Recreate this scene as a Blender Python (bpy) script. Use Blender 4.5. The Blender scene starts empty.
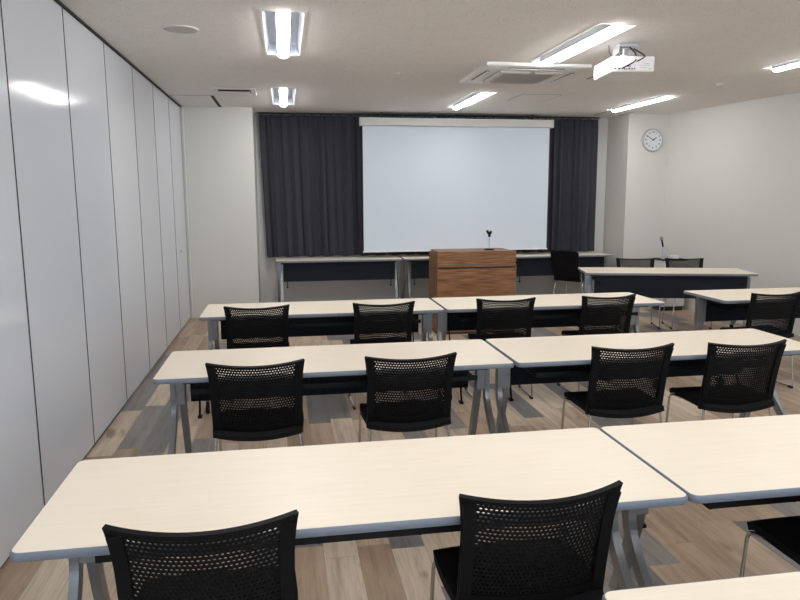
import bpy, bmesh, math, random
from mathutils import Vector, Matrix
random.seed(4)
PI = math.pi
C = bpy.context.scene.collection
sc = bpy.context.scene

# ------------------------------------------------------------------ materials
def new_mat(name):
    m = bpy.data.materials.new(name); m.use_nodes = True
    nt = m.node_tree
    return m, nt, nt.nodes['Principled BSDF']
def simple(name, col, rough=.5, metal=0., spec=.5):
    m, nt, b = new_mat(name)
    b.inputs['Base Color'].default_value = (*col, 1); b.inputs['Roughness'].default_value = rough
    b.inputs['Metallic'].default_value = metal; b.inputs['Specular IOR Level'].default_value = spec
    return m
def N(nt, t, **k):
    n = nt.nodes.new(t)
    for a, v in k.items(): setattr(n, a, v)
    return n
def math_(nt, op, a, b=None, c=None):
    n = N(nt, 'ShaderNodeMath', operation=op)
    for i, v in enumerate((a, b, c)):
        if v is None: continue
        if isinstance(v, (int, float)): n.inputs[i].default_value = v
        else: nt.links.new(v, n.inputs[i])
    return n.outputs[0]
def noise(nt, vec, scale, detail=3., rough=.5):
    n = N(nt, 'ShaderNodeTexNoise'); n.inputs['Scale'].default_value = scale
    n.inputs['Detail'].default_value = detail; n.inputs['Roughness'].default_value = rough
    if vec is not None: nt.links.new(vec, n.inputs['Vector'])
    return n.outputs[0]
def mapping(nt, scale=(1, 1, 1)):
    t = N(nt, 'ShaderNodeTexCoord'); mp = N(nt, 'ShaderNodeMapping'); mp.inputs['Scale'].default_value = scale
    nt.links.new(t.outputs['Object'], mp.inputs['Vector']); return mp.outputs[0]
def ramp(nt, fac, stops, interp='LINEAR'):
    r = N(nt, 'ShaderNodeValToRGB'); cr = r.color_ramp; cr.interpolation = interp
    while len(cr.elements) < len(stops): cr.elements.new(.5)
    for e, (p, c) in zip(cr.elements, stops): e.position = p; e.color = (*c, 1)
    nt.links.new(fac, r.inputs[0]); return r.outputs[0]
def bump(nt, b, h, strength, dist=.002):
    n = N(nt, 'ShaderNodeBump'); n.inputs['Strength'].default_value = strength; n.inputs['Distance'].default_value = dist
    nt.links.new(h, n.inputs['Height']); nt.links.new(n.outputs[0], b.inputs['Normal'])
def mixc(nt, fac, a, b, mode='MIX'):
    n = N(nt, 'ShaderNodeMix', data_type='RGBA', blend_type=mode)
    for i, v in ((0, fac), (6, a), (7, b)):
        if isinstance(v, (int, float)): n.inputs[i].default_value = v
        elif isinstance(v, tuple): n.inputs[i].default_value = (*v, 1)
        else: nt.links.new(v, n.inputs[i])
    return n.outputs[2]

def wall_mat(name, col, rough=.7):
    m, nt, b = new_mat(name)
    v = mapping(nt)
    c = ramp(nt, noise(nt, v, 60, 4), [(.3, tuple(x*.975 for x in col)), (.7, col)])
    nt.links.new(c, b.inputs['Base Color']); b.inputs['Roughness'].default_value = rough
    bump(nt, b, noise(nt, v, 160, 2), .25, .0015)
    return m
def ceiling_mat():
    m, nt, b = new_mat('acoustic_ceiling_tile')
    v = mapping(nt)
    base = ramp(nt, noise(nt, v, 14, 5), [(.3, (.815, .785, .76)), (.7, (.845, .815, .79))])
    spk = ramp(nt, noise(nt, v, 85, 2, .55), [(.30, (.55, .52, .50)), (.35, (1, 1, 1))])
    c = mixc(nt, 1., base, spk, 'MULTIPLY')
    nt.links.new(c, b.inputs['Base Color']); b.inputs['Roughness'].default_value = .9
    bump(nt, b, noise(nt, v, 120, 2), .25, .002)
    return m
def floor_mat():
    m, nt, b = new_mat('vinyl_plank_floor')
    t = N(nt, 'ShaderNodeTexCoord'); s = N(nt, 'ShaderNodeSeparateXYZ'); nt.links.new(t.outputs['Object'], s.inputs[0])
    X, Y = s.outputs[0], s.outputs[1]
    W, L = .152, .914
    gx = math_(nt, 'DIVIDE', math_(nt, 'SUBTRACT', X, .418 - 40*W), W)
    ix = math_(nt, 'FLOOR', gx)
    wn1 = N(nt, 'ShaderNodeTexWhiteNoise', noise_dimensions='1D'); nt.links.new(ix, wn1.inputs['W'])
    gy = math_(nt, 'ADD', math_(nt, 'DIVIDE', Y, L), math_(nt, 'ADD', wn1.outputs[0], 20.))
    iy = math_(nt, 'FLOOR', gy)
    cx = N(nt, 'ShaderNodeCombineXYZ'); nt.links.new(ix, cx.inputs[0]); nt.links.new(iy, cx.inputs[1]); cx.inputs[2].default_value = FLOOR_SEED
    wn = N(nt, 'ShaderNodeTexWhiteNoise', noise_dimensions='3D'); nt.links.new(cx.outputs[0], wn.inputs['Vector'])
    r = wn.outputs[0]
    base = ramp(nt, r, [(0, (0.435, 0.322, 0.232)), (.18, (0.531, 0.424, 0.322)), (.38, (0.367, 0.266, 0.186)), (.52, (0.475, 0.362, 0.266)),
                        (.62, (0.186, 0.175, 0.172)), (.77, (0.254, 0.232, 0.220)), (.90, (0.599, 0.492, 0.384))], 'CONSTANT')
    # grain
    off = math_(nt, 'MULTIPLY', r, 37.)
    gv = N(nt, 'ShaderNodeCombineXYZ'); nt.links.new(math_(nt, 'MULTIPLY', X, 20.), gv.inputs[0])
    nt.links.new(math_(nt, 'MULTIPLY', Y, 1.7), gv.inputs[1]); nt.links.new(off, gv.inputs[2])
    g1 = noise(nt, gv.outputs[0], 1.0, 6, .62)
    gr = ramp(nt, g1, [(.28, (.66, .62, .59)), (.52, (1, 1, 1)), (.75, (1.12, 1.12, 1.12))])
    gv2 = N(nt, 'ShaderNodeCombineXYZ'); nt.links.new(math_(nt, 'MULTIPLY', X, 110.), gv2.inputs[0])
    nt.links.new(math_(nt, 'MULTIPLY', Y, 5.), gv2.inputs[1]); nt.links.new(off, gv2.inputs[2])
    g2 = ramp(nt, noise(nt, gv2.outputs[0], 1.0, 3, .6), [(.32, (.86, .84, .83)), (.55, (1, 1, 1))])
    gv3 = N(nt, 'ShaderNodeCombineXYZ'); nt.links.new(math_(nt, 'MULTIPLY', X, 9.), gv3.inputs[0])
    nt.links.new(math_(nt, 'MULTIPLY', Y, 3.), gv3.inputs[1]); nt.links.new(off, gv3.inputs[2])
    g3 = ramp(nt, noise(nt, gv3.outputs[0], 1.0, 2), [(.24, (.55, .48, .43)), (.33, (1, 1, 1))])
    c = mixc(nt, 1., mixc(nt, 1., mixc(nt, 1., base, gr, 'MULTIPLY'), g2, 'MULTIPLY'), g3, 'MULTIPLY')
    fx = math_(nt, 'FRACT', gx); fy = math_(nt, 'FRACT', gy)
    ex = math_(nt, 'MULTIPLY', math_(nt, 'MINIMUM', fx, math_(nt, 'SUBTRACT', 1., fx)), W)
    ey = math_(nt, 'MULTIPLY', math_(nt, 'MINIMUM', fy, math_(nt, 'SUBTRACT', 1., fy)), L)
    seam = math_(nt, 'LESS_THAN', math_(nt, 'MINIMUM', ex, ey), .0012)
    c = mixc(nt, math_(nt, 'MULTIPLY', seam, .5), c, (.12, .1, .085))
    nt.links.new(c, b.inputs['Base Color'])
    b.inputs['Roughness'].default_value = .42; b.inputs['Specular IOR Level'].default_value = .4
    bump(nt, b, g1, .08, .001)
    return m
FLOOR_SEED = 8.
def grain_mat(name, c0, c1, sc_, rough, axis_scale, spec=.5, contrast=(.35, .65)):
    m, nt, b = new_mat(name)
    v = mapping(nt, axis_scale)
    c = ramp(nt, noise(nt, v, sc_, 6, .6), [(contrast[0], c0), (contrast[1], c1)])
    nt.links.new(c, b.inputs['Base Color']); b.inputs['Roughness'].default_value = rough
    b.inputs['Specular IOR Level'].default_value = spec
    return m
def fabric_mat(name, c0, c1, scale, rough=.9, bs=.4):
    m, nt, b = new_mat(name)
    v = mapping(nt)
    n = noise(nt, v, scale, 3)
    nt.links.new(ramp(nt, n, [(.3, c0), (.7, c1)]), b.inputs['Base Color'])
    b.inputs['Roughness'].default_value = rough; b.inputs['Specular IOR Level'].default_value = .2
    bump(nt, b, n, bs, .002)
    return m
def emit(name, col, s):
    m, nt, b = new_mat(name)
    b.inputs['Base Color'].default_value = (.9, .9, .9, 1)
    b.inputs['Emission Color'].default_value = (*col, 1); b.inputs['Emission Strength'].default_value = s
    return m

LAMP = 33.
M = dict(
    wall=wall_mat('cream_wallpaper', (.68, .67, .638)),
    ceil=ceiling_mat(), floor=floor_mat(),
    panel=simple('cool_white_steel_panel', (.65, .685, .75), .11, 0, .26),
    seam=simple('aluminium_edge', (.62, .63, .66), .35, .5),
    dark=simple('dark_gap', (.02, .02, .022), .7),
    base=simple('pale_baseboard', (.66, .66, .65), .5),
    top=grain_mat('maple_laminate', (.835, .735, .60), (.86, .775, .65), 3., .42, (1.6, 22, 1), .35),
    edge=simple('blue_grey_edging', (.19, .212, .25), .5),
    leg=simple('silver_painted_steel', (.29, .30, .315), .3, .6),
    black=simple('black_plastic', (.006, .006, .0065), .5, 0, .14),
    blacksteel=simple('black_painted_steel', (.007, .007, .008), .5, 0, .25),
    seat=fabric_mat('black_seat_fabric', (.007, .007, .008), (.016, .016, .018), 260),
    modesty=fabric_mat('navy_black_panel_fabric', (.010, .012, .018), (.022, .026, .036), 120),
    chrome=simple('chrome_tube', (.62, .61, .60), .16, 1.),
    rubber=simple('black_rubber', (.01, .01, .01), .7),
    curtain=fabric_mat('charcoal_curtain_cloth', (.050, .050, .064), (.058, .057, .071), 45, .95, .15),
    screen=simple('matt_white_screen', (.70, .775, .86), .85, 0, .1),
    case=simple('ivory_case', (.66, .65, .63), .45),
    walnut=grain_mat('walnut_veneer', (.10, .042, .018), (.43, .205, .085), 2.4, .42, (1.6, 1.6, 44), .35, (.34, .64)),
    walnut_side=grain_mat('walnut_veneer_side', (.115, .05, .022), (.30, .15, .07), 2.4, .42, (2., 2., 26), .35, (.3, .72)),
    leather=simple('black_leatherette', (.006, .006, .0075), .3, 0, .14),
    white=simple('white_plastic', (.80, .80, .79), .4),
    offwhite=simple('off_white_plastic', (.74, .73, .71), .45),
    grille=fabric_mat('grey_air_grille', (.40, .37, .345), (.46, .43, .40), 200, .7, .2),
    reflector=simple('white_reflector', (.76, .82, .92), .5),
    lamp=emit('lamp_diffuser', (1., .985, .96), LAMP),
    clockface=simple('white_dial', (.78, .80, .84), .5),
    silver=simple('silver_rim', (.62, .63, .65), .3, .9),
    shadow_gap=simple('hatch_gap', (.14, .13, .125), .7),
    grey=simple('grey_plastic', (.28, .28, .28), .5),
    paper=simple('white_card', (.84, .84, .84), .6),
    speaker=simple('speaker_mesh', (.50, .49, .47), .7),
)
def glass_mat():
    m, nt, b = new_mat('clear_acrylic')
    b.inputs['Base Color'].default_value = (.92, .94, .95, 1); b.inputs['Roughness'].default_value = .06
    b.inputs['Transmission Weight'].default_value = .55; b.inputs['IOR'].default_value = 1.3
    return m
M['acrylic'] = glass_mat()
def pane_mat():
    m = bpy.data.materials.new('window_glass'); m.use_nodes = True; nt = m.node_tree; nt.nodes.clear()
    o = N(nt, 'ShaderNodeOutputMaterial'); mx = N(nt, 'ShaderNodeMixShader'); mx.inputs[0].default_value = .06
    a = N(nt, 'ShaderNodeBsdfTransparent'); g = N(nt, 'ShaderNodeBsdfGlossy'); g.inputs['Roughness'].default_value = .02
    nt.links.new(a.outputs[0], mx.inputs[1]); nt.links.new(g.outputs[0], mx.inputs[2]); nt.links.new(mx.outputs[0], o.inputs[0]); return m
M['pane'] = pane_mat()

# ------------------------------------------------------------------ mesh builder
class MB:
    def __init__(s): s.v = []; s.f = []; s.mi = []; s.cur = 0; s.sm = []
    def add(s, vs, fs, smooth=False):
        o = len(s.v); s.v += [tuple(p) for p in vs]
        for f in fs: s.f.append([o+i for i in f]); s.mi.append(s.cur); s.sm.append(smooth)
        return s
    def box(s, x0, x1, y0, y1, z0, z1, bev=0., rot=None, org=None):
        bm = bmesh.new(); bmesh.ops.create_cube(bm, size=1)
        for v in bm.verts:
            v.co = Vector((x0+(v.co.x+.5)*(x1-x0), y0+(v.co.y+.5)*(y1-y0), z0+(v.co.z+.5)*(z1-z0)))
        if bev > 0: bmesh.ops.bevel(bm, geom=bm.edges[:], offset=bev, segments=2, affect='EDGES', profile=.5)
        bm.verts.index_update()
        vs = [v.co.copy() for v in bm.verts]
        if rot is not None:
            o = Vector(org or (0, 0, 0)); vs = [o + rot @ (p-o) for p in vs]
        s.add(vs, [[v.index for v in f.verts] for f in bm.faces]); bm.free(); return s
    def prism(s, pts, z0, z1):          # xy outline (ccw), extruded in z
        n = len(pts)
        return s.add([(x, y, z0) for x, y in pts]+[(x, y, z1) for x, y in pts],
                     [list(range(n))[::-1], list(range(n, 2*n))]+[[i, (i+1) % n, n+(i+1) % n, n+i] for i in range(n)])
    def lathe(s, prof, n=24, c=(0, 0, 0), axis='z', smooth=True, caps=True):   # prof: (r, h)
        vs = []; fs = []; m = len(prof)
        for r, h in prof:
            for k in range(n):
                a = 2*PI*k/n; p = (r*math.cos(a), r*math.sin(a), h)
                if axis == 'y': p = (p[0], p[2], p[1])
                if axis == 'x': p = (p[2], p[0], p[1])
                vs.append((c[0]+p[0], c[1]+p[1], c[2]+p[2]))
        for i in range(m-1):
            for k in range(n): fs.append([i*n+k, i*n+(k+1) % n, (i+1)*n+(k+1) % n, (i+1)*n+k])
        if caps: fs.append(list(range(n))[::-1]); fs.append([(m-1)*n+k for k in range(n)])
        return s.add(vs, fs, smooth)
    def sweep(s, path, sec, closed_sec=True, smooth=True, up=Vector((1, 0, 0))):   # sec: list of (a,b) in the frame
        P = [Vector(p) for p in path]; n = len(sec); vs = []; fs = []; b = None
        for i, p in enumerate(P):
            t = (P[min(i+1, len(P)-1)]-P[max(i-1, 0)]).normalized()
            if b is None:
                r = up if abs(t.dot(up)) < .95 else Vector((0, 1, 0))
                b = (r - t*r.dot(t)).normalized()
            else: b = (b - t*b.dot(t)).normalized()
            c = t.cross(b)
            vs += [p + b*x + c*y for x, y in sec]
        for i in range(len(P)-1):
            for k in range(n): fs.append([i*n+k, i*n+(k+1) % n, (i+1)*n+(k+1) % n, (i+1)*n+k])
        fs.append(list(range(n))[::-1]); fs.append([(len(P)-1)*n+k for k in range(n)])
        return s.add(vs, fs, smooth)
    def tube(s, path, r, n=10): return s.sweep(path, [(r*math.cos(2*PI*k/n), r*math.sin(2*PI*k/n)) for k in range(n)])
    def shell(s, vs, fs, t, d=None, smooth=True):       # thicken an open surface by t along d(i) (default: -y)
        n = len(vs)
        V = [Vector(p) for p in vs]
        nor = [Vector((0, 0, 0)) for _ in V]
        for f in fs:
            a, b_, c = V[f[0]], V[f[1]], V[f[2]]; q = (b_-a).cross(c-a)
            for i in f: nor[i] += q
        nor = [q.normalized() if q.length > 0 else Vector((0, 0, 1)) for q in nor]
        bk = [p - q*t for p, q in zip(V, nor)]
        ed = {}
        for f in fs:
            for i in range(len(f)):
                a, b_ = f[i], f[(i+1) % len(f)]; ed[(a, b_)] = 1
        side = [(a, b_) for a, b_ in ed if (b_, a) not in ed]
        return s.add(V+bk, [list(f) for f in fs]+[[n+i for i in f[::-1]] for f in fs]+[[b_, a, n+a, n+b_] for a, b_ in side], smooth)
    def build(s, name, mats, parent=None, sharp=35, loc=None):
        me = bpy.data.meshes.new(name); me.from_pydata(s.v, [], s.f)
        if not isinstance(mats, (list, tuple)): mats = [mats]
        for m in mats: me.materials.append(m)
        bm = bmesh.new(); bm.from_mesh(me)
        bmesh.ops.recalc_face_normals(bm, faces=bm.faces[:]); bm.to_mesh(me); bm.free()
        me.polygons.foreach_set('material_index', s.mi)
        me.polygons.foreach_set('use_smooth', s.sm)
        if any(s.sm):
            try: me.set_sharp_from_angle(angle=math.radians(sharp))
            except Exception: pass
        me.update()
        o = bpy.data.objects.new(name, me); C.objects.link(o)
        if parent is not None: o.parent = parent
        if loc is not None: o.location = loc
        return o
def fillet(pts, r, n=5):
    P = [Vector(p) for p in pts]; out = [P[0]]
    for i in range(1, len(P)-1):
        a = P[i-1]-P[i]; b = P[i+1]-P[i]; rr = min(r, a.length*.45, b.length*.45)
        p0 = P[i]+a.normalized()*rr; p1 = P[i]+b.normalized()*rr
        for k in range(n+1):
            t = k/n; out.append(p0*(1-t)**2 + P[i]*2*t*(1-t) + p1*t*t)
    out.append(P[-1]); return out
def tag(o, label, cat, group=None):
    o['label'] = label; o['category'] = cat
    if group: o['group'] = group
    return o
def thing(name, label, cat, loc=(0, 0, 0), rz=0., group=None):
    o = bpy.data.objects.new(name, None); C.objects.link(o); o.empty_display_size = .1
    o.location = loc; o.rotation_euler = (0, 0, rz)
    return tag(o, label, cat, group)
def dup(root, loc, rz, label, group=None, sx=1.):
    def cp(o, par):
        c = o.copy(); C.objects.link(c)
        if par is not None: c.parent = par
        for ch in kids[o]: cp(ch, c)
        return c
    kids = {}
    def walk(o):
        kids[o] = list(o.children)
        for ch in kids[o]: walk(ch)
    walk(root)
    r = cp(root, None); r.location = loc; r.scale = (sx, 1, 1); r.rotation_euler = (0, 0, rz); r['label'] = label
    if group: r['group'] = group
    return r
def struct(o): o['kind'] = 'structure'; return o

# ------------------------------------------------------------------ room dimensions
XL, ZC = -1.099, 2.678
YP, YB = 7.93, 8.57            # pillar faces, recess wall behind the curtains
YR = -4.2                      # rear wall behind the camera
XPL, XPR, XC = -.225, 4.89, 5.49
def xr(y): return XC + (YP-y)*.128     # the right wall runs slightly outwards
LX = (.165, 2.33, 4.49); LY = (6.92, 3.86, .80, -2.26)
HW, HL = .13, .66              # half size of a ceiling light opening

b = MB(); b.box(XL-.3, xr(YR)+.3, YR-.2, YB+.2, -.1, 0); struct(b.build('floor', M['floor']))
# ceiling with openings for the recessed lights
xs = sorted([XL-.3, xr(YR)+.3]+[x+s*HW for x in LX for s in (-1, 1)])
ys = sorted([YR-.2, YB+.2]+[y+s*HL for y in LY for s in (-1, 1)])
b = MB()
hole = lambda x, y: any(abs(x-a) < HW for a in LX) and any(abs(y-c) < HL for c in LY)
idx = {}; vs = []
for j, y in enumerate(ys):
    for i, x in enumerate(xs): idx[i, j] = len(vs); vs.append((x, y, ZC))
fs = [[idx[i, j], idx[i, j+1], idx[i+1, j+1], idx[i+1, j]] for i in range(len(xs)-1) for j in range(len(ys)-1)
      if not hole((xs[i]+xs[i+1])/2, (ys[j]+ys[j+1])/2)]
b.shell(vs, fs, .12, smooth=False)
struct(b.build('ceiling', M['ceil']))
# back wall: pillar - recess - pillar
b = MB(); b.prism([(XL-.3, YP), (XPL, YP), (XPL, YB), (XPR, YB), (XPR, YP), (XC+.3, YP), (XC+.3, YB+.2), (XL-.3, YB+.2)], 0, ZC)
struct(b.build('wall_back', M['wall']))
b = MB(); b.prism([(xr(YP), YP), (xr(YR), YR), (xr(YR)+.15, YR), (xr(YP)+.15, YP)], 0, ZC)
struct(b.build('wall_right', M['wall']))
WX = ((-.7, 1.3), (1.75, 3.75), (4.2, 6.2)); WZ = (.85, 2.4)
b = MB(); b.box(XL-.3, xr(YR)+.3, YR-.2, YR, 0, WZ[0]); b.box(XL-.3, xr(YR)+.3, YR-.2, YR, WZ[1], ZC)
e_ = [XL-.3]+[q for w_ in WX for q in w_]+[xr(YR)+.3]
for k in range(0, len(e_), 2): b.box(e_[k], e_[k+1], YR-.2, YR, WZ[0], WZ[1])
struct(b.build('wall_rear', M['wall']))
for k, (x0, x1) in enumerate(WX):
    b = MB(); xm = (x0+x1)/2
    for q in ((x0, x0+.05, WZ[0], WZ[1]), (x1-.05, x1, WZ[0], WZ[1]), (xm-.03, xm+.03, WZ[0], WZ[1]), (x0, x1, WZ[0], WZ[0]+.05), (x0, x1, WZ[1]-.05, WZ[1])):
        b.box(q[0], q[1], YR-.14, YR-.08, q[2], q[3])
    wn_ = struct(b.build('window_%d' % (k+1), M['silver']))
    b = MB(); b.box(x0+.04, x1-.04, YR-.113, YR-.107, WZ[0]+.04, WZ[1]-.04); b.build('window_pane', M['pane'], wn_)
    la = bpy.data.lights.new('window_portal', 'AREA'); la.shape = 'RECTANGLE'; la.size = x1-x0; la.size_y = WZ[1]-WZ[0]; la.cycles.is_portal = True
    lo = bpy.data.objects.new('window_portal', la); C.objects.link(lo); lo.location = (xm, YR-.19, (WZ[0]+WZ[1])/2); lo.rotation_euler = (PI/2, 0, 0)
b = MB(); b.box(XL, XPL, YP-.008, YP, 0, .06, .002); b.box(XPL, XPL+.008, YP, YB, 0, .06)
b.box(XPL, XPR, YB-.008, YB, 0, .06, .002); b.box(XPR-.008, XPR, YP, YB, 0, .06); b.box(XPR, XC, YP-.008, YP, 0, .06, .002)
struct(b.build('baseboard_back', M['base']))
b = MB(); b.prism([(xr(YP)-.008, YP), (xr(YR)-.008, YR), (xr(YR), YR), (xr(YP), YP)], 0, .06)
struct(b.build('baseboard_right', M['base']))
# sliding partition along the left
wl = bpy.data.objects.new('wall_left', None); C.objects.link(wl); struct(wl)
seams = [7.87, 6.98, 6.04, 5.105, 4.17, 3.235, 2.30, 1.365, .43, -.505, -1.44, -2.375, -3.31, YR]
for k in range(len(seams)-1):
    y1, y0 = seams[k], seams[k+1]
    b = MB(); b.box(XL-.07, XL, y0+.004, y1-.004, .018, ZC-.016, .003)
    p = b.build('partition_panel', M['panel'], wl)
    b = MB(); b.box(XL-.03, XL+.0022, y1-.0055, y1+.0055, .02, ZC-.018); b.build('seam_gasket', M['dark'], p)
    b = MB(); b.box(XL-.03, XL+.0006, y1-.013, y1-.0055, .02, ZC-.018); b.build('panel_edge_trim', M['seam'], p)
    b = MB(); b.box(XL-.06, XL-.012, y0+.01, y1-.01, .0, .02); b.build('bottom_seal', M['dark'], p)
    if k == 0:
        b = MB(); b.box(XL-.001, XL+.004, 7.31, 7.36, .885, .955, .002); h = b.build('pull_handle', M['silver'], p)
        b = MB(); b.box(XL+.003, XL+.0055, 7.322, 7.348, .90, .94); b.build('handle_recess', M['dark'], h)
b = MB(); b.box(XL-.09, XL+.012, YR, YP, ZC-.014, ZC-.0005); struct(b.build('trim_1', M['dark']))          # ceiling track
b = MB(); b.box(XL-.09, XL+.03, 7.885, YP, 0, ZC-.016, .004); struct(b.build('trim_2', M['base']))          # end jamb
b = MB(); b.box(XL-.3, XL-.09, YR, YP, 0, ZC); b.build('partition_backing', M['panel'], wl)

# ------------------------------------------------------------------ ceiling lights
def light_mesh():
    h = MB()
    z0, z1 = 0, .075
    h.add([(-HW, -HL, z0), (HW, -HL, z0), (HW, HL, z0), (-HW, HL, z0), (-HW*.8, -HL+.015, z1), (HW*.8, -HL+.015, z1), (HW*.8, HL-.015, z1), (-HW*.8, HL-.015, z1)],
          [[0, 1, 5, 4], [1, 2, 6, 5], [2, 3, 7, 6], [3, 0, 4, 7], [4, 5, 6, 7]])
    f = MB()
    for x0, x1, y0, y1 in ((-HW-.012, -HW+.003, -HL-.012, HL+.012), (HW-.003, HW+.012, -HL-.012, HL+.012),
                           (-HW, HW, -HL-.012, -HL+.003), (-HW, HW, HL-.003, HL+.012)): f.box(x0, x1, y0, y1, -.004, .004)
    d = MB(); e = MB()
    rr, dz = .046, .032
    arc = [math.radians(-70+140*k/12) for k in range(13)]
    low = [(rr*math.sin(a), -dz*math.cos(a)) for a in arc]
    side = [(rr*math.sin(a), -dz*math.cos(a)) for a in (math.radians(70), math.radians(80), PI/2)]+[(.040, .074), (-.040, .074)]+[(rr*math.sin(a), -dz*math.cos(a)) for a in (-PI/2, math.radians(-80), math.radians(-70))]
    y0, y1 = -HL+.02, HL-.02; n = len(low)
    d.add([(x, y, z) for y in (y0, y1) for x, z in low], [[k, k+1, n+k+1, n+k] for k in range(n-1)], True)
    n = len(side)
    e.add([(x, y, z) for y in (y0, y1) for x, z in side], [[k, k+1, n+k+1, n+k] for k in range(n-1)], True)
    o_ = side+low[1:-1]
    for y in (y0, y1): d.add([(x, y, z) for x, z in low], [list(range(len(low)))]); e.add([(x, y, z) for x, z in side], [list(range(len(side)))])
    return h, f, d, e
root = None
LL = {(0, 0): 'glowing recessed ceiling light before the left curtain, farther of the left pair',
      (0, 1): 'glowing recessed ceiling light at the top left, the nearer of the left pair',
      (1, 0): 'bright ceiling light just in front of the projection screen',
      (1, 1): 'bright ceiling light right above the air conditioner, beside the projector',
      (2, 0): 'bright ceiling light nearest the wall clock',
      (2, 1): 'bright ceiling light cut off by the right edge of the picture',
      (0, 2): 'recessed ceiling light overhead on the left', (1, 2): 'recessed ceiling light overhead in the middle', (2, 2): 'recessed ceiling light overhead on the right',
      (0, 3): 'recessed ceiling light at the rear left', (1, 3): 'recessed ceiling light at the rear middle', (2, 3): 'recessed ceiling light at the rear right'}
for j, y in enumerate(LY):
    for i, x in enumerate(LX):
        if root is None:
            root = thing('ceiling_light', LL[i, j], 'ceiling light', (x, y, ZC), 0, 'recessed ceiling lights')
            h, f, d, e = light_mesh()
            h.build('reflector', M['reflector'], root); f.build('frame', M['white'], root); d.build('diffuser', M['lamp'], root); e.build('lamp_body', M['white'], root)
        else: dup(root, (x, y, ZC), 0, LL[i, j])

# ------------------------------------------------------------------ other things on the ceiling
t = thing('ceiling_speaker', 'round flush ceiling speaker near the left partition', 'speaker', (-.514, 3.758, ZC))
b = MB(); b.lathe([(.125, -.001), (.123, -.007), (.112, -.009), (.110, -.003)], 40, caps=False); b.build('rim', M['offwhite'], t)
b = MB(); b.lathe([(.110, -.0045), (.06, -.008), (.002, -.009)], 40); b.build('grille', M['speaker'], t)

t = thing('ceiling_vent', 'square ceiling vent beside the far left ceiling light', 'vent', (-.345, 6.51, ZC))
b = MB()
for x0, x1, y0, y1 in ((-.22, .22, -.22, -.185), (-.22, .22, .185, .22), (-.22, -.17, -.185, .185), (.17, .22, -.185, .185)): b.box(x0, x1, y0, y1, -.018, -.001, .002)
b.build('frame', M['offwhite'], t)
b = MB(); b.box(-.17, .17, -.185, .185, -.006, -.001); b.build('duct_opening', M['dark'], t)
b = MB(); b.box(-.15, .15, -.14, .16, -.028, -.006); b.build('inlet_slot', M['dark'], t)
b = MB(); b.box(-.165, .165, -.135, .175, -.034, -.027, .002); b.build('cover_plate', M['offwhite'], t)

def hatch(x0, x1, y0, y1, label, name='access_hatch', dark=('n', 's', 'e', 'w'), w=.006, cat='hatch', grp='ceiling access hatches'):
    cx, cy = (x0+x1)/2, (y0+y1)/2; a, c = (x1-x0)/2, (y1-y0)/2
    t = thing(name, label, cat, (cx, cy, ZC), 0, grp)
    b = MB(); b.box(-a+w, a-w, -c+w, c-w, -.003, -.0005); b.build('panel', M['ceil'], t)
    b = MB()
    for k, q in (('s', (-a, a, -c, -c+2.6*w)), ('n', (-a, a, c-2.6*w, c)), ('w', (-a, -a+w, -c, c)), ('e', (a-w, a, -c, c))):
        if k in dark: b.box(*q, -.0025, -.0005)
    b.build('edge_frame', M['shadow_gap'], t)
    return t
h = hatch(-1.07, -.60, 6.92, 7.90, 'long ceiling access panel in the corner above the left partition end', w=.008)
b = MB(); b.box(.20, .235, -.49, .49, -.006, -.0005); b.build('slot_diffuser', M['dark'], h)
hatch(2.78, 3.24, 6.33, 6.85, 'thin outlined ceiling hatch between the air conditioner and the screen')
h = hatch(3.05, 3.46, 4.82, 5.28, 'ceiling hatch with dark edges just behind the projector')
for x in (-.199, .199): b = MB(); b.box(x-.006, x+.006, -.23, .23, -.004, -.0005); b.build('dark_edge', M['dark'], h)
hatch(2.11, 2.53, 8.03, 8.42, 'small ceiling hatch right above the projection screen case')
h = hatch(4.46, 4.86, 7.76, 8.16, 'ceiling hatch in front of the recess left of the clock pillar')
for x in (-.192, .192): b = MB(); b.box(x-.006, x+.006, -.2, .2, -.004, -.0005); b.build('dark_edge', M['dark'], h)

t = thing('smoke_detector', 'small round white detector on the ceiling at the right', 'smoke detector', (4.5, 5.326, ZC))
b = MB(); b.lathe([(.055, -.0005), (.055, -.008), (.045, -.012)], 28); b.build('base_ring', M['offwhite'], t)
b = MB(); b.lathe([(.042, -.012), (.036, -.026), (.012, -.030)], 28); b.build('sensor_cap', M['white'], t)
t = thing('sprinkler_head', 'tiny white sprinkler plate in the middle of the ceiling', 'sprinkler', (1.215, 5.209, ZC))
b = MB(); b.lathe([(.04, -.0005), (.038, -.004), (.02, -.006)], 24); b.build('escutcheon', M['white'], t)
b = MB(); b.lathe([(.012, -.005), (.012, -.012), (.02, -.014), (.02, -.017)], 16); b.build('nozzle', M['silver'], t)

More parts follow.
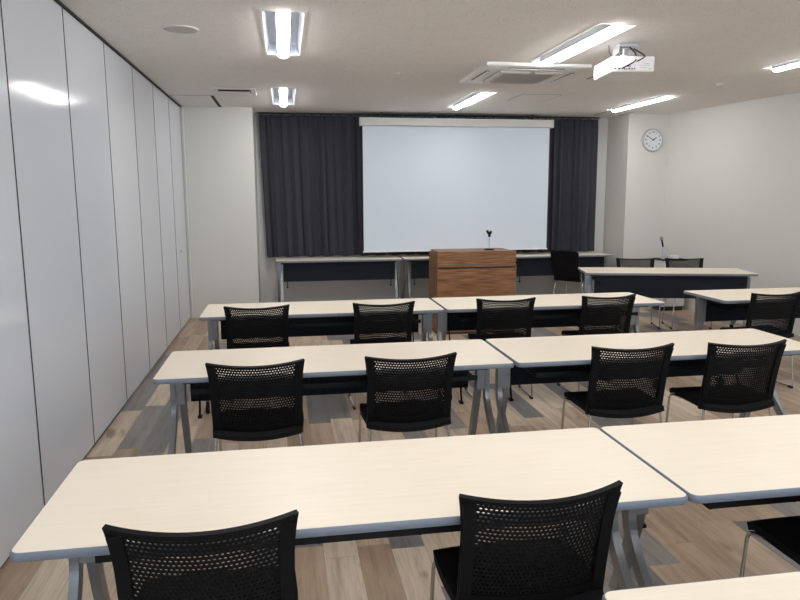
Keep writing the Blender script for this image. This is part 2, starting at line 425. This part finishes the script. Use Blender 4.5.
# ceiling cassette air conditioner
t = thing('air_conditioner', 'square ceiling cassette air conditioner beside the middle lights', 'air conditioner', (2.31, 5.03, ZC))
b = MB(); A = .465; I = .285
def ringz(b, a0, z0, a1, z1):
    b.add([(-a0, -a0, z0), (a0, -a0, z0), (a0, a0, z0), (-a0, a0, z0), (-a1, -a1, z1), (a1, -a1, z1), (a1, a1, z1), (-a1, a1, z1)],
          [[0, 1, 5, 4], [1, 2, 6, 5], [2, 3, 7, 6], [3, 0, 4, 7]])
ringz(b, A, -.0005, A, -.022); ringz(b, A, -.022, A-.025, -.032); ringz(b, A-.025, -.032, I+.02, -.040)
ringz(b, I+.02, -.040, I+.005, -.032); ringz(b, I+.005, -.032, I+.005, -.001); b.build('panel_frame', M['white'], t)
for k in range(4):
    R = Matrix.Rotation(k*PI/2, 3, 'Z')
    b = MB(); b.box(-.25, .25, .375, .405, -.0385, -.030, 0, R); s = b.build('air_slot', M['dark'], t)
    b = MB(); b.box(-.245, .245, .381, .398, -.0425, -.034, .001, R); b.build('louver', M['white'], s)
g = MB(); g.box(-I, I, -I, I, -.052, -.030, .004); g = g.build('intake_grille', M['offwhite'], t)
b = MB(); b.box(-I+.05, I-.05, -I+.05, I-.05, -.0545, -.051)
for k in range(18):
    y = -I+.062+k*(2*I-.124)/17; b.box(-I+.055, I-.055, y-.004, y+.004, -.0575, -.054)
b.build('filter_mesh', M['grille'], g)
b = MB(); b.box(-.02, .02, -I-.012, -I+.012, -.058, -.046, .001); b.build('sensor', M['grey'], t)

# projector hung below the ceiling
PX, PY, PZ = 2.665, 3.775, 2.447
t = thing('projector', 'white projector hanging from the ceiling on a silver mount', 'projector', (PX, PY, PZ), math.radians(-7))
b = MB(); b.box(-.158, .158, -.205, .205, 0, .110, .012); b.build('body', M['white'], t)
b = MB(); b.box(-.152, .02, -.2065, -.203, .012, .055); pp = b.build('port_panel', M['offwhite'], t)
for k, (x, w, z) in enumerate(((-.138, .012, .022), (-.11, .016, .022), (-.07, .010, .020), (-.054, .010, .020), (-.036, .014, .022), (-.015, .010, .02), (.003, .008, .022), (-.06, .04, .040))):
    b = MB(); b.box(x, x+w, -.208, -.205, z-.005, z+.005 if k < 7 else z+.002); b.build('port', M['dark'], pp)
b = MB(); b.box(.04, .12, -.2065, -.204, .045, .047); b.box(.04, .10, -.2065, -.204, .03, .0315); b.box(.115, .122, -.2065, -.204, .018, .024)
for k in range(4): b.box(.075+k*.012, .083+k*.012, -.2065, -.204, .055, .058)
b.build('rear_marking', M['grey'], t)
b = MB(); b.lathe([(.042, .20), (.042, .218), (.033, .22), (.03, .208)], 24, (-.05, 0, .048), 'y'); b.build('lens', M['black'], t)
b = MB(); b.box(-.06, .08, -.07, .07, .205, .2255, .002); b.box(-.06, -.055, -.07, .07, .16, .205); b.box(.075, .08, -.07, .07, .16, .205)
mt = b.build('mount_plate', M['silver'], t)
b = MB(); b.lathe([(.022, .12), (.022, .16), (.03, .162), (.03, .2)], 16, (.0, 0, 0)); b.box(-.05, .06, -.05, .05, .112, .12, .001)
for dx, dy in ((-.09, -.09), (.09, -.09), (-.09, .09), (.09, .09)):
    b.box(min(0, dx), max(0, dx), dy-.008, dy+.008, .11, .116); b.box(dx-.008, dx+.008, min(0, dy), max(0, dy), .11, .116); b.lathe([(.008, .108), (.008, .112)], 10, (dx, dy, 0))
b.build('mount_arm', M['silver'], t)
b = MB(); b.box(-.06, .12, -.12, -.10, .112, .12); b.build('mount_rail', M['blacksteel'], t)
for pts in ([(-.115, .0, .224), (-.125, -.05, .15), (-.10, -.12, .105), (-.05, -.10, .10)],
            [(.02, -.06, .20), (.045, -.13, .14), (.01, -.225, .07), (-.06, -.235, .035), (-.085, -.207, .022)],
            [(.055, -.05, .19), (.10, -.12, .14), (.075, -.225, .10), (.03, -.23, .075), (.02, -.166, .07)]):
    b = MB(); b.tube(fillet(pts, .05, 6), .0045, 8); b.build('cable', M['black'], t)

# ------------------------------------------------------------------ curtains, screen
def curtain(x0, x1, yc, z0, z1, label, seed):
    rnd = random.Random(seed); n = int((x1-x0)/.007); nz = 14
    # irregular pleats
    ph = [0.]; per = .12
    for i in range(n):
        if i % 17 == 0: per = rnd.uniform(.085, .16)
        ph.append(ph[-1]+2*PI*(x1-x0)/n/per)
    vs = []; fs = []
    for j in range(nz+1):
        v = j/nz; z = z0+(z1-z0)*v
        for i in range(n+1):
            x = x0+(x1-x0)*i/n
            a = .016+.020*(1-v)**.7
            y = yc - a*math.sin(ph[i]+.25*math.sin(3*v+i*.01)) - .006*math.sin(2.3*ph[i]+1.3)
            if v > .93: y += (.010*math.sin(2*ph[i])-.0)*(v-.93)/.07
            xx = x + .010*math.sin(2*ph[i]+.6)*(1-.4*v) + (.05*(1-v)*(1-(x-x0)/(x1-x0)) if x0 < 0 else 0)
            vs.append((xx, y, z - .006*math.sin(ph[i]*.5)*(1-v)))
    for j in range(nz):
        for i in range(n): fs.append([j*(n+1)+i, j*(n+1)+i+1, (j+1)*(n+1)+i+1, (j+1)*(n+1)+i])
    t = thing('curtain', label, 'curtain', (0, 0, 0), 0, 'charcoal curtains across the window')
    b = MB(); b.shell(vs, fs, .004); b.build('cloth', M['curtain'], t, 60)
    b = MB()
    for k in range(int((x1-x0)/.13)):
        x = x0+.06+k*.13; b.box(x-.004, x+.004, yc-.006, yc+.006, z1-.01, z1+.010)
    b.build('hooks', M['dark'], t)
    return t
YCU = 8.43
curtain(-.168, 2.24, YCU, .735, 2.645, 'charcoal pleated curtain left of and behind the projection screen', 5)
curtain(2.25, 4.665, YCU, .735, 2.645, 'charcoal pleated curtain right of and behind the projection screen', 9)
t = thing('curtain_rail', 'dark curtain rail along the ceiling above the screen', 'curtain rail', (2.25, YCU, ZC))
b = MB(); b.box(-2.42, 2.42, -.02, .02, -.022, -.001, .002); b.build('rail', M['dark'], t)
for x in (-2.43, 2.43):
    b = MB(); b.box(x-.012, x+.012, -.023, .023, -.026, -.0005, .003); b.build('end_cap', M['grey'], t)

YS = 8.22
t = thing('projection_screen', 'large white projection screen pulled down in front of the curtains', 'projection screen', (2.527, YS, 0))
b = MB(); b.box(-1.342, 1.342, -.06, .06, 2.498, 2.604, .008); cs = b.build('case', M['case'], t)
for x in (-1.362, 1.342):
    b = MB(); b.box(x, x+.02, -.062, .062, 2.494, 2.608, .005); b.build('end_cap', M['case'], cs)
for x in (-1.06, 1.06):
    b = MB(); b.box(x-.015, x+.015, -.012, .012, 2.60, ZC-.0005, .002); b.build('hanger_bracket', M['dark'], cs)
b = MB(); vs = []; fs = []
for j in range(11):
    for i in range(2): vs.append(((-1.322, 1.322)[i], .0, .805+1.70*j/10))
for j in range(10): fs.append([2*j, 2*j+1, 2*j+3, 2*j+2])
b.shell(vs, fs, .001, smooth=False); b.build('screen_fabric', M['screen'], t)
b = MB(); b.box(-1.322, 1.322, -.008, .008, .792, .808, .003); bt = b.build('bottom_bar', M['white'], t)
for x in (-1.332, 1.322):
    b = MB(); b.box(x, x+.01, -.010, .010, .789, .811, .002); b.build('bar_cap', M['white'], bt)

# ------------------------------------------------------------------ tables
def rrect(a, c, r, n=6):
    out = []
    for cx, cy, a0 in ((a-r, c-r, 0), (-a+r, c-r, PI/2), (-a+r, -c+r, PI), (a-r, -c+r, 3*PI/2)):
        for k in range(n+1):
            t = a0+PI/2*k/n; out.append((cx+r*math.cos(t), cy+r*math.sin(t)))
    return out
def make_table(L, D, label, group, loc, rz=0.):
    t = thing('folding_table', label, 'table', loc, rz, group)
    a, c = L/2, D/2; H = .72; k = D/.6
    b = MB(); b.prism(rrect(a-.006, c-.006, .024), H-.025, H); top = b.build('tabletop', M['top'], t)
    prof = [(.0065, H-.0003), (.003, H-.001), (.0005, H-.006), (0, H-.012), (.001, H-.019), (.004, H-.0245), (.0075, H-.0255)]
    n = len(rrect(a, c, .03)); b = MB(); vs = []
    for ins, z in prof: vs += [(x, y, z) for x, y in rrect(a-ins, c-ins, .030-ins)]
    b.add(vs, [[i*n+j, i*n+(j+1) % n, (i+1)*n+(j+1) % n, (i+1)*n+j] for i in range(len(prof)-1) for j in range(n)], True)
    b.build('edge_band', M['edge'], top)
    b = MB(); b.box(-a+.14, a-.14, -c+.03, c-.04, H-.036, H-.0258, .002); b.box(-a+.14, a-.14, -.03, .03, H-.075, H-.036)
    b.build('under_frame', M['blacksteel'], t)
    # rack shelf of thin bars
    b = MB()
    for q in range(9):
        y = -.14*k+q*.035*k; b.box(-a+.16, a-.16, y-.003, y+.003, .598, .604)
    for q in range(6):
        x = -a+.17+q*(L-.34)/5; b.box(x-.004, x+.004, -.145*k, .145*k, .592, .598); b.box(x-.004, x+.004, .139*k, .145*k, .60, H-.044)
    b.box(-a+.16, a-.16, -.15*k, -.138*k, .596, .622); b.build('shelf', M['blacksteel'], t)
    b = MB(); b.box(-a+.10, a-.10, c-.062, c-.050, .44, H-.034, .004)
    mp = b.build('modesty_panel', M['modesty'], t)
    b = MB(); b.box(-a+.10, a-.10, c-.066, c-.046, H-.046, H-.030, .002); b.build('panel_rail', M['blacksteel'], mp)
    sec = [(-.5, -.5), (.5, -.5), (.5, .5), (-.5, .5)]
    for s in (-1, 1):
        x = s*(a-.055)
        b = MB(); q0, q1 = sorted((s*(a-.075), s*(a-.21)))
        b.box(q0, q1, -.16*k, .17*k, H-.052, H-.0262, .003); b.build('leg_bracket', M['blacksteel'], t)
        q0, q1 = sorted((s*(a-.018), s*(a-.096)))
        b = MB(); b.box(q0, q1, .08*k, .12*k, .47, H-.026, .004); b.build('leg_plate', M['leg'], t)
        def bez(P, n=16):
            out = []
            for i in range(n+1):
                u = i/n; out.append(P[0]*(1-u)**3+P[1]*3*u*(1-u)**2+P[2]*3*u*u*(1-u)+P[3]*u**3)
            return out
        # front leg: straight, then sweeping out; rear leg straighter
        fx = s*(a-.032)
        path = [Vector((fx, .10*k, H-.06))]+bez([Vector((fx, .10*k, .50)), Vector((fx, .115*k, .37)), Vector((fx, -.03*k, .275)), Vector((fx, -.262*k, .075))], 22)
        b = MB(); b.sweep(path, [(.028*p, .050*q) for p, q in sec], smooth=False); lg = b.build('leg', M['leg'], t)
        b = MB(); b.lathe([(.012, -.013), (.031, -.012), (.033, -.008), (.033, .008), (.031, .012), (.012, .013)], 20, (fx-s*.001, -.270*k, .033), 'x')
        b.lathe([(.010, .03), (.010, .09)], 10, (fx, -.258*k, 0)); b.build('caster', M['black'], lg)
        rx = s*(a-.078)
        path = [Vector((rx, .10*k, H-.06))]+bez([Vector((rx, .10*k, .56)), Vector((rx, .125*k, .40)), Vector((rx, .19*k, .25)), Vector((rx, .255*k, .075))])
        b = MB(); b.sweep(path, [(.032*p, .046*q) for p, q in sec], smooth=False); lg = b.build('leg', M['leg'], t)
        b = MB(); b.lathe([(.012, -.013), (.031, -.012), (.033, -.008), (.033, .008), (.031, .012), (.012, .013)], 20, (rx, .262*k, .033), 'x')
        b.lathe([(.010, .03), (.010, .09)], 10, (rx, .252*k, 0)); b.build('caster', M['black'], lg)
        hx = s*(a-.15)
        b = MB(); b.tube(fillet([(hx, c-.075, .60), (hx, c-.075, .42), (hx, c-.10, .36)], .03), .006, 8); b.box(hx-.012, hx+.012, c-.105, c-.06, .352, .366, .003)
        b.box(hx-.02, hx+.02, c-.085, c-.046, .59, .625, .003)
        b.build('folding_hook', M['black'], t)
    return t
TG = 'training tables in rows facing the screen'
T0 = make_table(1.825, .618, 'cream folding table nearest the camera on the left, two chairs at its front edge', TG, (.354, .787, 0), math.radians(.25))
dup(T0, (2.182, .793, 0), math.radians(.15), 'cream folding table at the right, joined end to end to the nearest full table')
dup(T0, (.390, 2.396, 0), 0, 'left cream folding table of the second row from the camera', None, .985)
dup(T0, (2.200, 2.396, 0), 0, 'right cream folding table of the second row from the camera', None, .985)
dup(T0, (.413, 4.09, 0), 0, 'left cream folding table of the row in front of the lectern', None, .99)
dup(T0, (2.228, 4.09, 0), 0, 'cream folding table directly before the lectern, its right end at the aisle', None, .985)
dup(T0, (3.635+.912, 4.08, 0), 0, 'cream folding table across the aisle at the right edge of the picture')
dup(T0, (.79+.912, .078-.302, 0), 0, 'cream folding table of which only a corner shows at the bottom right')
dup(T0, (4.355, 5.93, 0), math.radians(180-15), 'turned cream folding table with its dark panel facing the room, front right', 'tables at the front of the room')
B0 = make_table(1.70, .45, 'narrow wall table with a dark panel under the left curtain', 'narrow tables along the back wall', (.85, 8.16, 0), PI)
B1 = make_table(1.5, .45, 'narrow wall table behind the wooden lectern', 'narrow tables along the back wall', (2.475, 8.16, 0), PI)
dup(B1, (3.985, 8.16, 0), PI, 'narrow wall table behind the black padded chair, below the right curtain')

# ------------------------------------------------------------------ mesh-back chairs
HB = .803
def SB(u, v):
    hw = .213+.001*v+.012*max(0, (v-.6)/.4)**2
    z = .470+(HB-.010-.470)*v + .014*u*u*v - .020*(1-u*u)*(1-v)
    y = -.125-.075*v-.02*v*v + .050*u*u*(.35+.65*v) - .02*v*u*u*0
    return Vector((u*hw, y, z))
def make_chair(label, group):
    t = thing('mesh_chair', label, 'chair', (0, 0, 0), 0, group)
    U0, V0, V1 = .84, .085, .962; nc, nr = 28, 23
    # perforated panel: staggered cells, each with one oblong hole
    vs = []; fs = []; key = {}
    def vid(a, c):
        kk = (round(a*2), round(c*100))
        if kk not in key:
            uu = -U0+2*U0*a/nc; vv = V0+(V1-V0)*c/nr; key[kk] = len(vs); vs.append(SB(max(-U0, min(U0, uu)), vv))
        return key[kk]
    for r in range(nr):
        o = .5*(r % 2)
        if o:
            fs.append([vid(0, r), vid(.5, r), vid(.5, r+1), vid(0, r+1)]); fs.append([vid(nc-.5, r), vid(nc, r), vid(nc, r+1), vid(nc-.5, r+1)])
        for i in range(nc-(1 if o else 0)):
            a = i+o
            out = [vid(a, r), vid(a+.5, r), vid(a+1, r), vid(a+1, r+1), vid(a+.5, r+1), vid(a, r+1)]
            inn = []
            for da, dc in ((-.30, -.17), (0, -.30), (.30, -.17), (.30, .17), (0, .30), (-.30, .17)):
                uu = -U0+2*U0*(a+.5+da)/nc; vv = V0+(V1-V0)*(r+.5+dc)/nr
                inn.append(len(vs)); vs.append(SB(uu, vv))
            for q in range(6): fs.append([out[q], out[(q+1) % 6], inn[(q+1) % 6], inn[q]])
    b = MB(); b.shell(vs, [f[::-1] for f in fs], .004, smooth=False); b.build('back_mesh', M['black'], t)
    # frame around it
    us = [-1, -.915, -U0]+[-U0+2*U0*k/14 for k in range(1, 14)]+[U0, .915, 1]
    vv = [0, .045, V0]+[V0+(V1-V0)*k/10 for k in range(1, 10)]+[V1, .98, 1]
    idx = {}; vs = []; fs = []
    def fid(i, j):
        if (i, j) not in idx: idx[i, j] = len(vs); vs.append(SB(us[i], vv[j])+Vector((0, .005, 0)))
        return idx[i, j]
    for i in range(len(us)-1):
        for j in range(len(vv)-1):
            um, vm = (us[i]+us[i+1])/2, (vv[j]+vv[j+1])/2
            if abs(um) < U0 and V0 < vm < V1: continue
            fs.append([fid(i, j+1), fid(i+1, j+1), fid(i+1, j), fid(i, j)])
    b = MB(); b.shell(vs, fs, .014)
    for s in (-1, 1):
        path = [SB(s*.925, 1-.06-k*.09)+Vector((0, -.004, 0)) for k in range(11)]+[Vector((s*.200, -.108, .455)), Vector((s*.200, -.112, .425))]
        b.sweep(path, [(-.017, -.011), (.017, -.011), (.017, .011), (-.017, .011)], smooth=False)
    b.build('back_frame', M['black'], t)
    # seat
    nu, nw = 14, 14; vs = []; fs = []
    for j in range(nw+1):
        w = j/nw
        for i in range(nu+1):
            u = -1+2*i/nu
            hw = .208+.014*math.sin(PI*min(1, w*1.1)/1.2)-.004*max(0, (w-.9)/.1)**2
            y = -.150+.362*w - (.020*(1-u*u) if w < .2 else 0)*(1-w/.2) - .012*u**4*(w > .9)
            z = .462+.012*w - .024*max(0, (w-.78)/.22)**2 - .012*(1-u*u)*math.sin(PI*w) - .024*(1-u**2)*max(0, (.26-w)/.26)**1.5-.006*max(0, (.26-w)/.26)
            vs.append((u*hw, y, z))
    for j in range(nw):
        for i in range(nu): fs.append([j*(nu+1)+i, j*(nu+1)+i+1, (j+1)*(nu+1)+i+1, (j+1)*(nu+1)+i])
    b = MB(); b.shell(vs, fs, .026); b.build('seat', M['seat'], t)
    for s in (-1, 1):
        pts = [(s*.196, -.10, .431), (s*.200, -.128, .430), (s*.226, -.165, .009), (s*.226, .205, .009), (s*.209, .192, .424), (s*.196, .10, .430), (s*.196, -.02, .430)]
        b = MB(); b.tube(fillet(pts, .035, 6), .0068, 10); lg = b.build('leg', M['chrome'], t)
        for y in (-.14, .175):
            b = MB(); b.box(s*.226-.010, s*.226+.010, y-.022, y+.022, 0, .018, .003); b.build('glide', M['rubber'], lg)
    b = MB(); b.tube([(-.19, .12, .418), (.19, .12, .418)], .007, 8); b.tube([(-.19, -.06, .420), (.19, -.06, .420)], .007, 8); b.build('cross_bar', M['chrome'], t)
    return t
def cpos(px_mid): return None
K = .772/.802
def place(x, y): return (.1356+(x-.1356)*K, -1.222+(y+1.222)*K+.20, 0)
CG = 'black mesh chairs at the training tables'
CH = [(-.09, .445, 0, 'black mesh chair at the bottom left, nearest the partition'),
      (.816, .468, 1, 'large black mesh chair at the bottom centre, leaning corner towards the right'),
      (-.025, 2.12, 0, 'leftmost black mesh chair at the left table of the second row'),
      (.75, 2.12, 1, 'black mesh chair at the right half of the left second-row table'),
      (1.970, 2.125, 0, 'black mesh chair at the middle of the right second-row table'),
      (2.635, 2.10, 0, 'rightmost black mesh chair of the second row, by the picture edge'),
      (-.085, 3.88, 0, 'leftmost black mesh chair in the row before the lectern'),
      (.86, 3.865, 1, 'second black mesh chair from the left in the row before the lectern'),
      (1.845, 3.888, -3, 'black mesh chair straight below the right side of the lectern'),
      (2.69, 3.888, 3, 'black mesh chair beside the aisle end of the row before the lectern'),
      (4.11, 3.77, 2, 'black mesh chair at the table across the aisle, at the right edge')]
c0 = None
for x, y, r, lab in CH:
    if c0 is None: c0 = make_chair(lab, CG); c0.location = place(x, y)
    else: dup(c0, place(x, y), math.radians(r), lab)
dup(c0, (1.698+.205, .812-.212, 0), 0, 'black mesh chair of which only the seat corner shows at the lower right')
dup(c0, (4.29, 6.38, 0), math.radians(180-15), 'left black mesh chair behind the turned front table, facing the room', 'presenter chairs behind the turned table')
dup(c0, (4.87, 6.26, 0), math.radians(180-13), 'right black mesh chair behind the turned front table, facing the room', 'presenter chairs behind the turned table')

# ------------------------------------------------------------------ padded chair by the wall tables
t = thing('padded_chair', 'glossy black padded chair with chrome legs beside the lectern', 'chair', (3.94, 7.46, 0), math.radians(-50))
vs = []; fs = []
for j in range(11):
    v = j/10
    for i in range(11):
        u = -1+2*i/10
        e = 1-.10*max(0, abs(v-.5)*2-.8)/.2
        vs.append((u*.185*e, -.19-.09*v+.04*u*u-.012*math.sin(PI*v), .50+.355*v-.015*u*u*(v > .9)))
for j in range(10):
    for i in range(10): fs.append([j*11+i, (j+1)*11+i, (j+1)*11+i+1, j*11+i+1])
b = MB(); b.shell(vs, fs, .045); b.build('backrest', M['leather'], t)
b = MB(); b.box(-.195, .195, -.19, .24, .435, .49, .018); b.build('seat', M['leather'], t)
for s in (-1, 1):
    b = MB(); b.tube(fillet([(s*.19, -.17, .58), (s*.19, -.15, .43), (s*.19, .18, .425), (s*.215, .23, .01)], .04), .0085, 10); lg = b.build('leg', M['chrome'], t)
    b = MB(); b.lathe([(.011, 0), (.011, .02)], 12, (s*.215, .229, 0)); b.build('glide', M['rubber'], lg)
    b = MB(); b.tube(fillet([(s*.19, .05, .425), (s*.19, -.12, .425), (s*.215, -.22, .01)], .04), .0085, 10); lg = b.build('leg', M['chrome'], t)
    b = MB(); b.lathe([(.011, 0), (.011, .02)], 12, (s*.215, -.219, 0)); b.build('glide', M['rubber'], lg)

# ------------------------------------------------------------------ lectern and its microphone
LXC, LYF = 2.275, 6.30
t = thing('lectern', 'walnut veneer lectern standing in front of the screen', 'lectern', (LXC, LYF, 0))
hw = .46
b = MB(); b.box(-hw, hw, 0, .022, .02, .748, .002); b.box(-hw, hw, .006, .022, .748, .768); b.box(-hw, hw, -.0, .022, .768, .945, .002)
b.build('front_panel', M['walnut'], t)
b = MB(); b.box(-hw+.002, hw-.002, .002, .007, .7485, .7675); b.build('groove', M['dark'], t)
for s in (-1, 1):
    x = s*(hw-.011); b = MB(); b.box(x-.011, x+.011, .0225, .46, .02, .922, .002); b.build('side_panel', M['walnut_side'], t)
b = MB(); b.box(-hw+.022, hw-.022, .0225, .46, .922, .942, .002); b.build('desktop', M['walnut_side'], t)
b = MB(); b.box(-hw+.022, hw-.022, .04, .45, .45, .468); b.build('shelf', M['walnut_side'], t)
b = MB(); b.box(-hw, hw, .0, .46, 0, .02); b.build('plinth', M['dark'], t)
t = thing('microphone_stand', 'small desk microphone stand on top of the wooden lectern', 'microphone stand', (2.475, 6.50, .942))
b = MB(); b.lathe([(.06, 0), (.06, .012), (.015, .018)], 24); b.build('base', M['black'], t)
b = MB(); b.lathe([(.008, .015), (.008, .16)], 12); b.build('post', M['silver'], t)
b = MB(); b.lathe([(.014, .15), (.016, .18), (.010, .185)], 12); b.box(-.022, .022, -.02, .03, .182, .210, .005); b.box(-.030, -.016, -.02, .03, .198, .226, .003); b.box(.012, .024, -.02, .03, .198, .220, .003)
b.build('clip', M['black'], t)

# ------------------------------------------------------------------ corner cabinet with microphones
t = thing('corner_cabinet', 'low white cabinet in the corner under the wall clock', 'cabinet', (5.31, 7.45, 0))
b = MB(); b.box(-.165, .165, -.16, .08, .06, .685, .004); b.build('body', M['offwhite'], t)
b = MB(); b.box(-.175, .175, -.175, .09, .685, .705, .003); b.build('top', M['blacksteel'], t)
b = MB(); b.box(-.16, .16, -.14, .07, 0, .06); b.build('plinth', M['dark'], t)
for s in (-1, 1):
    b = MB(); b.box(s*.0815-.08, s*.0815+.08, -.174, -.161, .075, .677, .003); d = b.build('door', M['offwhite'], t)
    b = MB(); b.box(s*.03-.006, s*.03+.006, -.185, -.173, .36, .46, .003); b.build('handle', M['grey'], d)
t = thing('microphone_holder', 'clear plastic holder on the corner cabinet with a microphone in it', 'microphone holder', (5.19, 7.36, .705))
b = MB(); b.lathe([(.045, .0), (.045, .01), (.037, .02), (.040, .13), (.030, .165), (.026, .166), (.036, .128), (.033, .022), (.002, .02)], 24); b.build('cup', M['acrylic'], t)
t2 = thing('microphone', 'black handheld microphone leaning in the clear holder', 'microphone', (5.19, 7.36, .705))
b = MB(); R = Matrix.Rotation(math.radians(-14), 3, 'Y')
for r0, z0, r1, z1 in ((.012, .05, .016, .22),):
    p = [R @ Vector((0, 0, z)) + Vector((.018, 0, 0)) for z in (.03, .14, .265)]
    b.tube(p, .012, 12)
b.build('grip', M['black'], t2)
b = MB(); p = [R @ Vector((0, 0, z)) + Vector((.018, 0, 0)) for z in (.265, .27, .29, .305, .312)]
vs = []; n = 14
for c_, r in zip(p, (.014, .022, .025, .018, .006)):
    vs += [c_ + R @ Vector((r*math.cos(2*PI*k/n), r*math.sin(2*PI*k/n), 0)) for k in range(n)]
b.add(vs, [[i*n+k, i*n+(k+1) % n, (i+1)*n+(k+1) % n, (i+1)*n+k] for i in range(4) for k in range(n)]+[list(range(n))[::-1], [4*n+k for k in range(n)]], True)
b.build('windscreen', M['grey'], t2)
b = MB(); b.box(-.055, .055, -.04, .04, 0, .045, .006); o = b.build('white_box', M['paper'], None, loc=(5.33, 7.36, .705)); tag(o, 'small white box on the corner cabinet beside the microphones', 'box')

# ------------------------------------------------------------------ wall clock
t = thing('wall_clock', 'round silver-rimmed wall clock on the pillar at the right', 'clock', (5.247, YP, 2.321))
R0 = .160
b = MB(); b.lathe([(R0-.012, -.002), (R0, -.006), (R0, -.030), (R0-.006, -.040), (R0-.020, -.040), (R0-.026, -.024)], 48, (0, 0, 0), 'y', True, False); b.build('rim', M['silver'], t)
b = MB(); b.lathe([(R0-.022, -.004), (R0-.022, -.026)], 48, (0, 0, 0), 'y', False); b.build('dial', M['clockface'], t)
b = MB()
for k in range(1, 13):
    cu = bpy.data.curves.new('numeral', 'FONT'); cu.body = str(k); cu.size = .040; cu.align_x = 'CENTER'; cu.align_y = 'CENTER'; cu.extrude = .0006; cu.offset = .0006
    o = bpy.data.objects.new('numeral', cu); me = o.to_mesh()
    a = 2*PI*k/12; ox, oz = .106*math.sin(a), .106*math.cos(a)
    b.add([(v.co.x+ox, -.0268-v.co.z, v.co.y+oz) for v in me.vertices], [list(p.vertices) for p in me.polygons])
    o.to_mesh_clear(); bpy.data.objects.remove(o); bpy.data.curves.remove(cu)
b.build('numerals', M['black'], t)
def hand(ang, l, w, y, name):
    b = MB(); R = Matrix.Rotation(math.radians(ang), 3, 'Y')
    b.box(-w, w, y-.0012, y, -.016, l, 0, R); b.build(name, M['black'], t)
hand(56, .062, .0055, -.0295, 'hour_hand'); hand(300, .086, .004, -.0315, 'minute_hand')
b = MB(); b.lathe([(.009, -.026), (.009, -.034)], 16, (0, 0, 0), 'y'); b.build('hub', M['black'], t)

# ------------------------------------------------------------------ camera, world, view
f, yaw, p, r = 688.2392, .1649, .1521, -.0042
fw = Vector((math.sin(yaw)*math.cos(p), math.cos(yaw)*math.cos(p), -math.sin(p)))
rt = Vector((math.cos(yaw), -math.sin(yaw), 0)); up = rt.cross(fw)
c_, s_ = math.cos(r), math.sin(r)
R1 = rt*c_+up*s_; U1 = -rt*s_+up*c_
cam = bpy.data.cameras.new('camera'); co = bpy.data.objects.new('camera', cam); C.objects.link(co)
cam.sensor_fit = 'HORIZONTAL'; cam.sensor_width = 36; cam.lens = f/800*36; cam.clip_start = .02
co.matrix_world = Matrix(((R1.x, U1.x, -fw.x, .1356), (R1.y, U1.y, -fw.y, -1.222), (R1.z, U1.z, -fw.z, 1.582), (0, 0, 0, 1)))
sc.camera = co
w = bpy.data.worlds.new('world'); sc.world = w; w.use_nodes = True
w.node_tree.nodes['Background'].inputs[0].default_value = (.70, .85, 1., 1); w.node_tree.nodes['Background'].inputs[1].default_value = 5.
sc.view_settings.view_transform = 'Standard'; sc.view_settings.look = 'None'; sc.view_settings.gamma = 1
sc.view_settings.use_curve_mapping = False
sc.view_settings.exposure = .40
sc.cycles.use_denoising = True
sc.cycles.max_bounces = 10; sc.cycles.diffuse_bounces = 6
